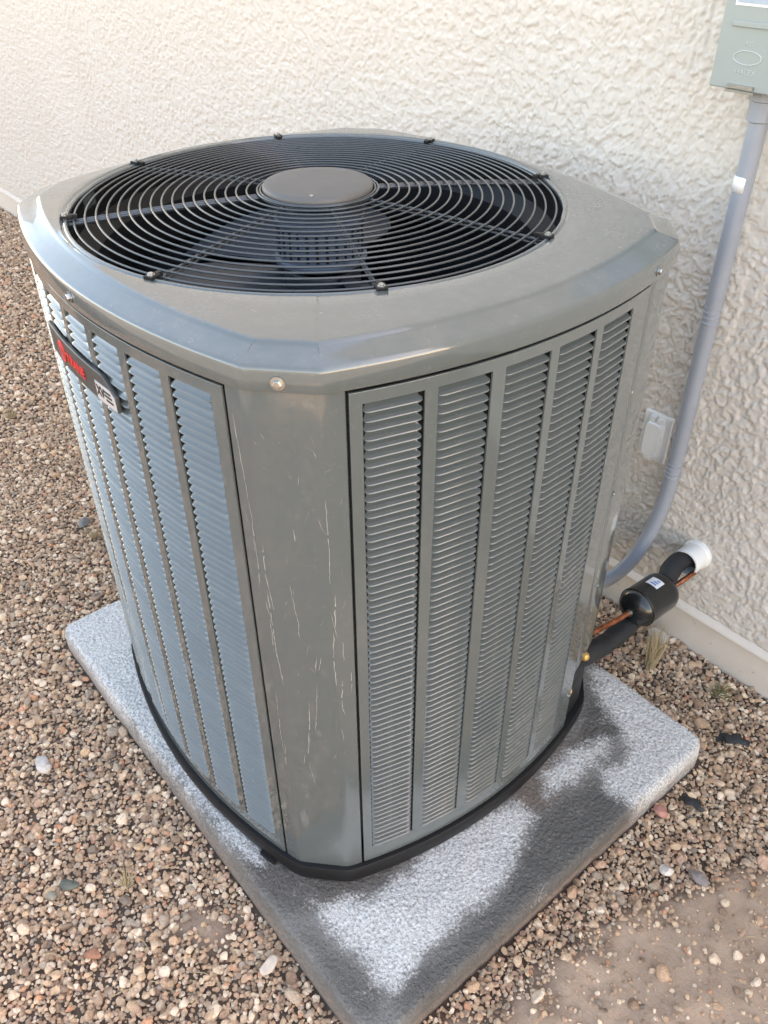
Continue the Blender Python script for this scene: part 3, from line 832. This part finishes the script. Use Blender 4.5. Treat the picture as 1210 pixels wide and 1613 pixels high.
SCR = [([(.06, .99), (.10, .90), (.13, .83), (.11, .78)], .0005), ([(.125, .83), (.135, .76), (.12, .72)], .0006), ([(.21, .80), (.20, .75), (.235, .70), (.245, .68)], .0006), ([(.20, .72), (.215, .66), (.22, .60), (.26, .53)], .0006),
       ([(.17, .70), (.20, .665), (.19, .60)], .0005), ([(.155, .51), (.155, .40), (.18, .335)], .0005), ([(.19, .40), (.175, .33)], .0004), ([(.42, .735), (.46, .675), (.47, .63)], .0004), ([(.50, .83), (.505, .81)], .0009), ([(.56, .77), (.62, .772)], .0004),
       ([(.50, .50), (.49, .45), (.47, .42), (.44, .365)], .0006), ([(.60, .54), (.57, .47), (.545, .43)], .0004), ([(.41, .37), (.385, .345)], .0006), ([(.44, .35), (.49, .29)], .0003),
       ([(.80, .92), (.86, .925)], .0004), ([(.80, .905), (.85, .90)], .0004), ([(.79, .88), (.80, .80), (.79, .74)], .0004), ([(.72, .85), (.76, .83), (.79, .825)], .0004), ([(.83, .72), (.82, .66)], .0008), ([(.78, .69), (.83, .64)], .0005), ([(.80, .65), (.78, .60), (.80, .54)], .0006),
       ([(.86, .55), (.84, .50), (.87, .47)], .0006), ([(.88, .63), (.88, .59)], .0005), ([(.76, .51), (.80, .505)], .0004), ([(.82, .44), (.84, .42), (.83, .41)], .0006), ([(.95, .57), (.95, .52)], .0005), ([(.62, .60), (.59, .565)], .0006), ([(.66, .60), (.63, .57)], .0005), ([(.55, .62), (.52, .60)], .0004),
       ([(.16, .79), (.22, .785)], .0005), ([(.30, .97), (.33, .962)], .0006), ([(.66, .955), (.72, .95)], .0006), ([(.72, .95), (.74, .94)], .0006)]
for pl, w in SCR: scratch(pl, w)
for i in range(46):
    s, z = rng.uniform(.05, .95), rng.uniform(.30, .98); a = rng.normal(PI/2, .6); L = rng.uniform(.003, .02)
    scratch([(s, z), (s+math.cos(a)*L/.16, z+math.sin(a)*L)], rng.uniform(.00012, .00035))
M['scratch'] = simple('bare_scratched_primer', (.34, .33, .30), .6, var=.4, scale=80)
o = obj('scratches', scr.v, scr.f, M['scratch'], post); tag(o, kind='stuff')

# brass valve caps on the unit
for x, y, z, s in ((.462, .288, .205, 1.0), (.478, .235, .150, .7)):
    m = MB().lathe([(.0005, -.012*s), (.009*s, -.011*s), (.0105*s, 0), (.0095*s, .008*s), (.006*s, .013*s), (.0005, .0145*s)], 10)
    m.build('valve_cap', M['brass'], vp, loc=(x, y, z), rot=(.5, 1.2, .3))

# ------------------------------------------------------------------ lines between unit and wall
sleeve = bpy.data.objects.new('pipe_sleeve', None); col.objects.link(sleeve); tag(sleeve, 'short white plastic sleeve where black pipes enter the wall', 'pipe sleeve')
c = wpt(.450, 0, .215)
sleeve.location = c; sleeve.rotation_euler = (0, 0, WA)
m = MB()
prof = [(.0325, .02), (.0325, -.052), (.0315, -.056), (.0285, -.056), (.0285, -.02)]
m.lathe(prof, 40, axis='y', cap=False); s_o = m.build('pipe_wall', M['pvc'], sleeve, fix=True, ang=40)
m = MB().lathe([(.0365, .02), (.036, -.010), (.034, -.014), (.0326, -.015)], 40, axis='y', cap=False); m.build('collar', M['pvc'], sleeve)
sx, sy, sz = c.x, c.y, c.z

line = bpy.data.objects.new('suction_line', None); col.objects.link(line); line.location = (.44, .45, .14); tag(line, 'thick black foam insulated pipe running from wall sleeve to the unit', 'pipe')
P = spline([(sx-.002, sy-.02, sz+.004), (sx-.006, sy-.085, sz+.002), (.432, .585, .190), (.425, .50, .135), (.432, .42, .135), (.440, .34, .158), (.440, .27, .170)], 10)
P = [p-Vector(line.location) for p in P]
m = MB().tube(P, [.0225+.0012*math.sin(i*.9)*math.sin(i*.37) for i in range(len(P))], 18); m.build('foam_sleeve', M['foam'], line)
fd = bpy.data.objects.new('filter_drier', None); col.objects.link(fd); fd.location = (.429, .486, .184); tag(fd, 'black steel canister with copper stub in the pipe beside the unit', 'filter drier')
# canister axis runs out from the wall
m = MB().lathe([(.006, -.004), (.014, -.003), (.033, .004), (.042, .013), (.0450, .022), (.0455, .03), (.0455, .100), (.0450, .108), (.041, .117), (.026, .126), (.008, .130)], 48, axis='y'); can = m.build('canister', M['drier'], fd, ang=50)
m = MB().lathe([(.0457, .0215), (.0468, .0225), (.0468, .0255), (.0457, .0265)], 48, axis='y', cap=False); m.build('seam_band', M['drier'], fd)
m = MB().lathe([(.006, -.010), (.0085, -.009), (.0085, -.002), (.007, .0)], 16, axis='y'); m.build('fitting', M['screw'], fd)
P = spline([(0, -.004, 0), (-.002, -.05, .0), (-.005, -.10, .004), (-.008, -.2, .004)], 8); m = MB().tube(P, .0058, 12); m.build('copper_stub', M['copper'], fd)
P = spline([(0, .118, 0), (.005, .14, -.002), (.014, .165, .010), (.018, .20, .018)], 8); m = MB().tube(P, .0058, 12); m.build('copper_tail', M['copper'], fd)
# sticker wrapped on top of the canister
def patch(a0, a1, y0, y1, r, name, mat, parent):
    V, F = [], []
    for y in (y0, y1):
        for a in np.linspace(a0, a1, 9): V.append((r*math.cos(a), y, r*math.sin(a)))
    for i in range(8): F.append((i, i+1, 9+i+1, 9+i))
    return obj(name, V, F, mat, parent, True)
M['label_blue'] = simple('blue_print', (.12, .22, .45), .45, var=.15)
st = patch(1.25, 1.95, .060, .088, .04575, 'sticker', M['strap'], can)
for k in range(3): patch(1.42, 1.75-.08*k, .065+.007*k, .0695+.007*k, .0459, 'print_line', M['label_blue'], st)

# conduit
cd = bpy.data.objects.new('conduit', None); col.objects.link(cd); cd.location = wpt(.355, .045, 0); tag(cd, 'grey flexible conduit running down the wall from the electrical box', 'conduit')
def cpt(u, off, z): return wpt(u, off, z)-Vector(cd.location)
P = spline([cpt(.362, .050, 1.215), cpt(.362, .050, 1.10), cpt(.360, .046, .95), cpt(.358, .040, .78), cpt(.357, .036, .60), cpt(.357, .034, .45), cpt(.356, .040, .33), cpt(.345, .066, .215), cpt(.318, .115, .125), cpt(.262, .185, .075), cpt(.18, .26, .06)], 10)
m = MB().tube(P, .0168, 22); m.build('conduit_pipe', M['conduit'], cd)
m = MB().lathe([(.0195, 1.146), (.0225, 1.148), (.0225, 1.178), (.026, 1.180), (.026, 1.197), (.02, 1.199)], 10); m.build('hub_fitting', M['conduit'], cd, loc=tuple(cpt(.362, .050, 0)), ang=25)
for u, off, z in ((.358, .0402, .793), (.357, .0348, .420)):
    m = MB()
    for k in range(4):
        m.lathe([(.0167, -.0022+k*.011), (.0179, -.0012+k*.011), (.0179, .0012+k*.011), (.0167, .0022+k*.011)], 22, cap=False)
    m.build('rib', M['conduit'], cd, loc=tuple(cpt(u, off, z-.016)))
m = MB(); 
V, F = [], []
for z in (-.0135, .0135):
    for a in np.linspace(PI*.98, PI*1.72, 12): V.append((.0176*math.cos(a), .0176*math.sin(a), z))
for i in range(11): F.append((i, i+1, 12+i+1, 12+i))
o = obj('wrap_label', V, F, M['strap'], cd, True, loc=tuple(cpt(.3605, .0487, 1.044))); s = o.modifiers.new('t', 'SOLIDIFY'); s.thickness = .0008

# electrical box
eb = bpy.data.objects.new('electrical_box', None); col.objects.link(eb); eb.location = wpt(.283, 0, 1.197); eb.rotation_euler = (0, 0, WA); tag(eb, 'grey metal electrical box with embossed oval fixed high on the wall', 'electrical box')
m = MB().box(0.004, .236, -.082, -.001, .004, .36); o = m.build('box_body', M['boxpaint'], eb, smooth=False)
m = MB().box(0, .24, -.100, -.084, 0, .364); cov = m.build('box_cover', M['boxpaint'], eb, smooth=False)
for q in (o, cov):
    bv = q.modifiers.new('b', 'BEVEL'); bv.width = .0025; bv.segments = 3
def oval(cx, cz, a, b, r, name, mat, y=-.1003):
    m = MB().tube([(cx+a*math.cos(t), y, cz+b*math.sin(t)) for t in np.linspace(0, 2*PI, 48, endpoint=False)], r, 8, closed=True); m.build(name, mat, cov, fix=False)
oval(.058, .048, .0245, .0100, .0010, 'embossed_oval', M['emboss'])
bx = lambda x, z, y=-.1004: Matrix.Translation((x, y, z)) @ Matrix.Rotation(PI/2, 4, 'X')
text('HALEX', .0105, M['emboss'], 'embossed_lettering', cov, bx(.060, .0275), .0004, .0, 1.15)
text('AC', .0085, M['emboss'], 'embossed_lettering', cov, bx(.056, .0680), .0004, .0, 1.25)
m = MB().box(.020, .20, -.1035, -.1003, .090, .099); o = m.build('pressed_rib', M['boxpaint'], cov, smooth=False); bv = o.modifiers.new('b', 'BEVEL'); bv.width = .0015; bv.segments = 3
m = MB().box(.022, .215, -.1022, -.1003, .123, .33); o = m.build('notice_label', simple('pale_blue_notice', (.36, .42, .48), .4), cov, smooth=False)
m = MB().box(.018, .219, -.1012, -.1002, .119, .334); m.build('notice_border', M['strap'], cov, smooth=False)
m = MB().box(.036, .082, -.1045, -.1003, .003, .0085).box(.034, .086, -.106, -.1003, -.003, .0012); m.build('latch', M['screw'], cov, smooth=False)

# outlet
ot = bpy.data.objects.new('wall_outlet', None); col.objects.link(ot); ot.location = wpt(.280, 0, .458); ot.rotation_euler = (0, 0, WA); tag(ot, 'off white outdoor outlet with closed cover on the stucco wall', 'outlet')
m = MB().box(-.0355, .0355, -.010, .004, -.0600, .0600); o = m.build('cover_plate', M['outlet'], ot, smooth=False); bv = o.modifiers.new('b', 'BEVEL'); bv.width = .003; bv.segments = 3
V = []
for y, sc in ((-.010, 1.0), (-.0205, .97), (-.0235, .90)):
    for a in np.linspace(0, 2*PI, 32, endpoint=False):
        ca, sa = math.cos(a), math.sin(a); e = .35
        V.append((.0215*sc*math.copysign(abs(ca)**e, ca), y, -.004+.046*sc*math.copysign(abs(sa)**e, sa)))
F = [(i*32+k, i*32+(k+1) % 32, (i+1)*32+(k+1) % 32, (i+1)*32+k) for i in range(2) for k in range(32)]+[tuple(range(64, 96))]
lid = MB().add(V, F).build('flip_lid', M['outlet'], ot, ang=40)
m = MB().box(-.016, -.003, -.020, -.009, .043, .053).box(.003, .016, -.020, -.009, .043, .053); m.build('hinge', M['outlet'], lid, smooth=False)
m = MB().box(-.010, .010, -.022, -.009, -.054, -.047); m.build('finger_tab', M['outlet'], lid, smooth=False)

# ------------------------------------------------------------------ gravel (nobody could count it)
def stone_mesh(name, seed, sub=2, rough=.22, squash=(1, .8, .62)):
    bm = bmesh.new(); bmesh.ops.create_icosphere(bm, subdivisions=sub, radius=1.0)
    r = np.random.default_rng(seed)
    planes = r.normal(size=(14, 3)); planes /= np.linalg.norm(planes, axis=1)[:, None]; dist = r.uniform(.60, .92, 14)
    for v in bm.verts:
        p = np.array(v.co)
        for n_, d_ in zip(planes, dist):
            k = p@n_-d_
            if k > 0: p = p-n_*k*.97
        p = p*(1+rough*.25*math.sin(3*p[0]+seed)*math.cos(2.5*p[1]-seed)+rough*.12*r.normal()*.3)
        v.co = p*np.array(squash)
    me = bpy.data.meshes.new(name); bm.to_mesh(me); bm.free()
    bm = bmesh.new(); bm.from_mesh(me)
    for f in bm.faces: f.smooth = True
    for e in bm.edges: e.smooth = e.calc_face_angle(0) < math.radians(18)
    bm.to_mesh(me); bm.free()
    return me
peb = bpy.data.collections.new('pebble_kinds')
for i in range(9):
    me = stone_mesh('pebble', 100+i, 2, .2, (1, rng.uniform(.68, .95), rng.uniform(.5, .78))); me.materials.append(M['pebble'])
    peb.objects.link(bpy.data.objects.new('pebble_kind', me))
def wall_y(x): return (YW+x*math.sin(WA))/math.cos(WA)
pts, scl = [], []
def scatter(x0, x1, y0, y1, sp, med, sig, keep=1.0, zoff=0.0, zj=.0045, grit=.80):
    xs = np.arange(x0, x1, sp); ys = np.arange(y0, y1, sp*.9)
    A, B = np.meshgrid(xs, ys); A = A+(np.arange(len(ys)) % 2)[:, None]*sp*.5
    A = A+rng.uniform(-.42, .42, A.shape)*sp; B = B+rng.uniform(-.42, .42, B.shape)*sp
    A, B = A.ravel(), B.ravel()
    s = np.clip(med*np.exp(rng.normal(0, sig, A.size)), med*.4, med*2.1)
    k = rng.uniform(size=A.size) < keep
    k &= B+s*.7 < wall_y(A)
    pxx, pyy = to_pad(A, B); k &= ~((pxx > PX0-s*.75) & (pxx < PX1+s*.75) & (pyy > PY0-s*.75) & (pyy < PY1+s*.75))
    dmk = dirt_mask(A, B); patchy = .5+.5*perlin(A*20, B*20, 61)
    k &= rng.uniform(size=A.size) > dmk*(grit+(.98-grit)*patchy)
    A, B, s, dmk = A[k], B[k], s[k], dmk[k]
    z = ground_z(A, B)+s*.30*(1-dmk*.75)+zoff+rng.uniform(-zj, zj, A.size)*(1-dmk*.6)
    pts.append(np.stack([A, B, z], -1)); scl.append(s)
scatter(-1.6, 1.5, -1.25, .78, .0084, .0053, .28)
scatter(-1.6, 1.5, -1.25, .78, .0165, .0066, .42, keep=.5, zoff=.003)
scatter(-1.6, 1.5, -1.25, .78, .06, .0115, .25, keep=.35, zoff=.003)
scatter(-1.6, 1.5, -1.25, .78, .0085, .0032, .3, keep=.35, zoff=.003)
scatter(.5, 1.5, -.8, .6, .0075, .0024, .45, keep=.5, zoff=.001, grit=.45)
scatter(-6.6, -1.6, -1.25, .66, .0125, .0072, .28)
scatter(-6.6, -1.6, -1.25, .66, .024, .0088, .3, keep=.4, zoff=.003)
scatter(1.5, 2.5, -2.0, .8, .0180, .0095, .28)
scatter(-1.6, 1.5, -2.0, -1.25, .0180, .0095, .28)
pts = np.concatenate(pts); scl = np.concatenate(scl)
# keep the band the camera could see from here or from a step to either side
gm = bpy.data.meshes.new('gravel'); gm.vertices.add(len(pts)); gm.vertices.foreach_set('co', pts.astype(np.float32).ravel())
set_attr(gm, 'size', scl)
a = gm.attributes.new('turn', 'FLOAT_VECTOR', 'POINT')
turn = np.stack([rng.normal(0, .45, len(pts)), rng.normal(0, .45, len(pts)), rng.uniform(0, 2*PI, len(pts))], -1); a.data.foreach_set('vector', turn.astype(np.float32).ravel())
a = gm.attributes.new('pick', 'INT', 'POINT'); a.data.foreach_set('value', rng.integers(0, 9, len(pts)).astype(np.int32))
gravel = put('gravel', gm); tag(gravel, 'small tan and grey decorative gravel covering the ground around the pad', 'gravel', kind='stuff')
ng = bpy.data.node_groups.new('gravel_scatter', 'GeometryNodeTree')
ng.interface.new_socket('Geometry', in_out='INPUT', socket_type='NodeSocketGeometry'); ng.interface.new_socket('Geometry', in_out='OUTPUT', socket_type='NodeSocketGeometry')
gi, go = ng.nodes.new('NodeGroupInput'), ng.nodes.new('NodeGroupOutput')
ci = ng.nodes.new('GeometryNodeCollectionInfo'); ci.inputs['Collection'].default_value = peb; ci.inputs['Separate Children'].default_value = True; ci.inputs['Reset Children'].default_value = True
ip = ng.nodes.new('GeometryNodeInstanceOnPoints'); ip.inputs['Pick Instance'].default_value = True
def nattr(name, typ):
    x = ng.nodes.new('GeometryNodeInputNamedAttribute'); x.data_type = typ; x.inputs['Name'].default_value = name; return x.outputs['Attribute']
er = ng.nodes.new('FunctionNodeEulerToRotation')
ng.links.new(nattr('turn', 'FLOAT_VECTOR'), er.inputs[0])
ng.links.new(gi.outputs[0], ip.inputs['Points']); ng.links.new(ci.outputs[0], ip.inputs['Instance']); ng.links.new(nattr('pick', 'INT'), ip.inputs['Instance Index'])
ng.links.new(er.outputs[0], ip.inputs['Rotation']); ng.links.new(nattr('size', 'FLOAT'), ip.inputs['Scale']); ng.links.new(ip.outputs[0], go.inputs[0])
md = gravel.modifiers.new('scatter', 'NODES'); md.node_group = ng

# ------------------------------------------------------------------ single stones and debris
def stone(name, x, y, r, mat, label, cat='stone', squash=(1, .8, .6), seed=1, zr=0, sink=.25):
    me = stone_mesh(name, seed, 3, .22, squash); me.transform(Matrix.Diagonal((r, r, r, 1))); me.materials.append(mat)
    o = put(name, me, None, (x, y, GZ+r*squash[2]*(1-sink)), (rng.normal(0, .1), rng.normal(0, .1), zr)); tag(o, label, cat); return o
stone('stone', -.186, -.666, .026, rock_mat('pale_stone', (.26, .22, .18), (.58, .53, .48)), 'largest pale whitish stone on the gravel left of the pad', squash=(1, .72, .6), seed=5, zr=.3)
stone('stone', .109, -.725, .0165, rock_mat('dark_green_stone', (.06, .065, .055), (.14, .15, .12)), 'dark olive stone lying in the gravel left of the pad', squash=(1.2, .7, .6), seed=6, zr=1.0)
stone('stone', .108, -.760, .0125, rock_mat('grey_olive_stone', (.18, .17, .13), (.30, .28, .22)), 'small olive grey stone beside the dark olive stone', seed=7, zr=.4)
stone('stone', .262, -.742, .0145, rock_mat('rust_stone', (.22, .10, .06), (.40, .20, .12)), 'rust red stone in the lower left gravel', squash=(1.2, .7, .6), seed=8, zr=.9)
stone('stone', .474, -.503, .0150, rock_mat('cream_stone', (.50, .40, .31), (.68, .58, .48)), 'cream pink oblong stone near the left edge of the pad', squash=(1.35, .8, .7), seed=9, zr=1.9)
stone('stone', .712, .296, .0165, rock_mat('pink_stone', (.30, .13, .10), (.48, .24, .19)), 'dusky pink stone touching the right edge of the pad', seed=10, zr=.2)
stone('stone', .400, .690, .030, rock_mat('grey_round_stone', (.30, .29, .28), (.46, .45, .43)), 'rounded grey cobble at the foot of the wall below the pipes', squash=(1, .85, .75), seed=11, zr=.2)
stone('stone', -.955, -.262, .0215, rock_mat('flat_grey_stone', (.10, .10, .095), (.20, .20, .19)), 'flat dark grey stone in the gravel behind the unit left edge', squash=(1.2, .8, .4), seed=12, zr=-.6)
stone('stone', .80, .20, .0155, rock_mat('pale_quartz', (.40, .34, .28), (.70, .63, .56)), 'white quartz stone on the gravel right of the pad', seed=13, zr=.4)
stone('stone', .845, .235, .019, rock_mat('mauve_stone', (.15, .13, .12), (.30, .25, .23)), 'elongated mauve grey stone at the dirt edge', squash=(1.2, .7, .45), seed=17, zr=.1)
M['bark'] = simple('charred_black_plastic', (.02, .021, .023), .55, var=.3, bump=.2)
for x, y, s, a, lab in ((.703, .567, .034, .6, 'larger black scrap of plastic on the gravel near the wall'), (.743, .360, .027, .1, 'smaller black curved scrap on the gravel beside the pad')):
    V, F = [], []; k = 9
    for side in (0, .0022):
        for i in range(k):
            f = i/(k-1); w = s*(.36*math.sin(PI*min(1, f*.75+.2))+.10*math.sin(f*23+s*400)+.05*math.sin(f*51))
            for j in (-1, 0, 1): V.append(((f-.5)*s*2+.14*s*math.sin(f*19+j*2), j*w+.10*s*math.sin(f*13), .010*math.sin(f*PI)-.004*abs(j)+side+.002*math.sin(f*9+j)))
    for i in range(k-1):
        for j in range(2):
            q = (i*3+j, (i+1)*3+j, (i+1)*3+j+1, i*3+j+1); F.append(q); F.append(tuple(t+3*k for t in q[::-1]))
    for i in range(k-1):
        for j in (0, 2): F.append((i*3+j, (i+1)*3+j, 3*k+(i+1)*3+j, 3*k+i*3+j))
    o = MB().add(V, F).build('plastic_scrap', M['bark'], None, loc=(x, y, GZ+.010), rot=(.15, -.1, a), ang=50); tag(o, lab, 'scrap')

def tuft(x, y, n, h, spread, mat, label, lean=(0, 0)):
    m = MB()
    for i in range(n):
        a = rng.uniform(0, 2*PI); r0 = rng.uniform(0, spread*.35); hh = h*rng.uniform(.5, 1.1); sp = rng.uniform(.2, 1.0)*spread
        p0 = Vector((math.cos(a)*r0, math.sin(a)*r0, -.004)); p2 = Vector((math.cos(a)*sp+lean[0]*hh, math.sin(a)*sp+lean[1]*hh, hh)); p1 = (p0+p2)/2+Vector((rng.normal(0, .1)*spread, rng.normal(0, .1)*spread, hh*.18))
        m.tube([p0, p1, p2], [.0011, .0009, .0003], 4, cap=False)
    o = m.build('grass_tuft', mat, None, loc=(x, y, GZ-.002)); tag(o, label, 'grass')
tuft(.445, .605, 110, .115, .032, M['straw'], 'dry straw coloured grass tuft below the black canister', (-.05, .12))
tuft(-.88, -.262, 26, .035, .035, M['straw'], 'small dry yellow weed beside the flat dark grey stone')
tuft(-1.72, -.22, 26, .03, .045, M['straw'], 'dry yellow weed in the gravel at the far left edge')
tuft(.175, -.640, 22, .032, .035, M['straw'], 'dry weed in the gravel beside the lower part of the pad')
tuft(.60, .665, 40, .030, .040, M['weed'], 'flattened dry greenish grass along the foot of the wall', (.3, -.2))
tuft(-2.98, .42, 30, .09, .05, M['weed'], 'green weed at the foot of the wall far left')
# loose straws
for i, (x, y, L, a) in enumerate(((.20, -.56, .07, 1.1), (.15, -.50, .05, 1.3), (.30, -.66, .06, .2), (.36, -.58, .07, 2.3), (.42, -.60, .06, .6), (.22, -.80, .09, .9), (.36, -.72, .05, 1.5), (.44, -.62, .05, 2.6), (.98, .22, .06, .7), (.40, -.66, .07, .3), (.33, -.50, .06, 2.0), (.05, -.62, .05, .4))):
    m = MB(); k = 7; cv = rng.normal(0, .18)
    m.tube([(math.cos(a+cv*(t-.5)*4)*L*(t-.5), math.sin(a+cv*(t-.5)*4)*L*(t-.5), .004*math.sin(t*7+i)) for t in np.linspace(0, 1, k)], [.0007]*k, 5)
    o = m.build('straw', M['straw'], None, loc=(x, y, GZ+.0135)); tag(o, 'thin dry straw lying loose on the gravel beside the pad', 'straw', 'loose straws on the gravel')
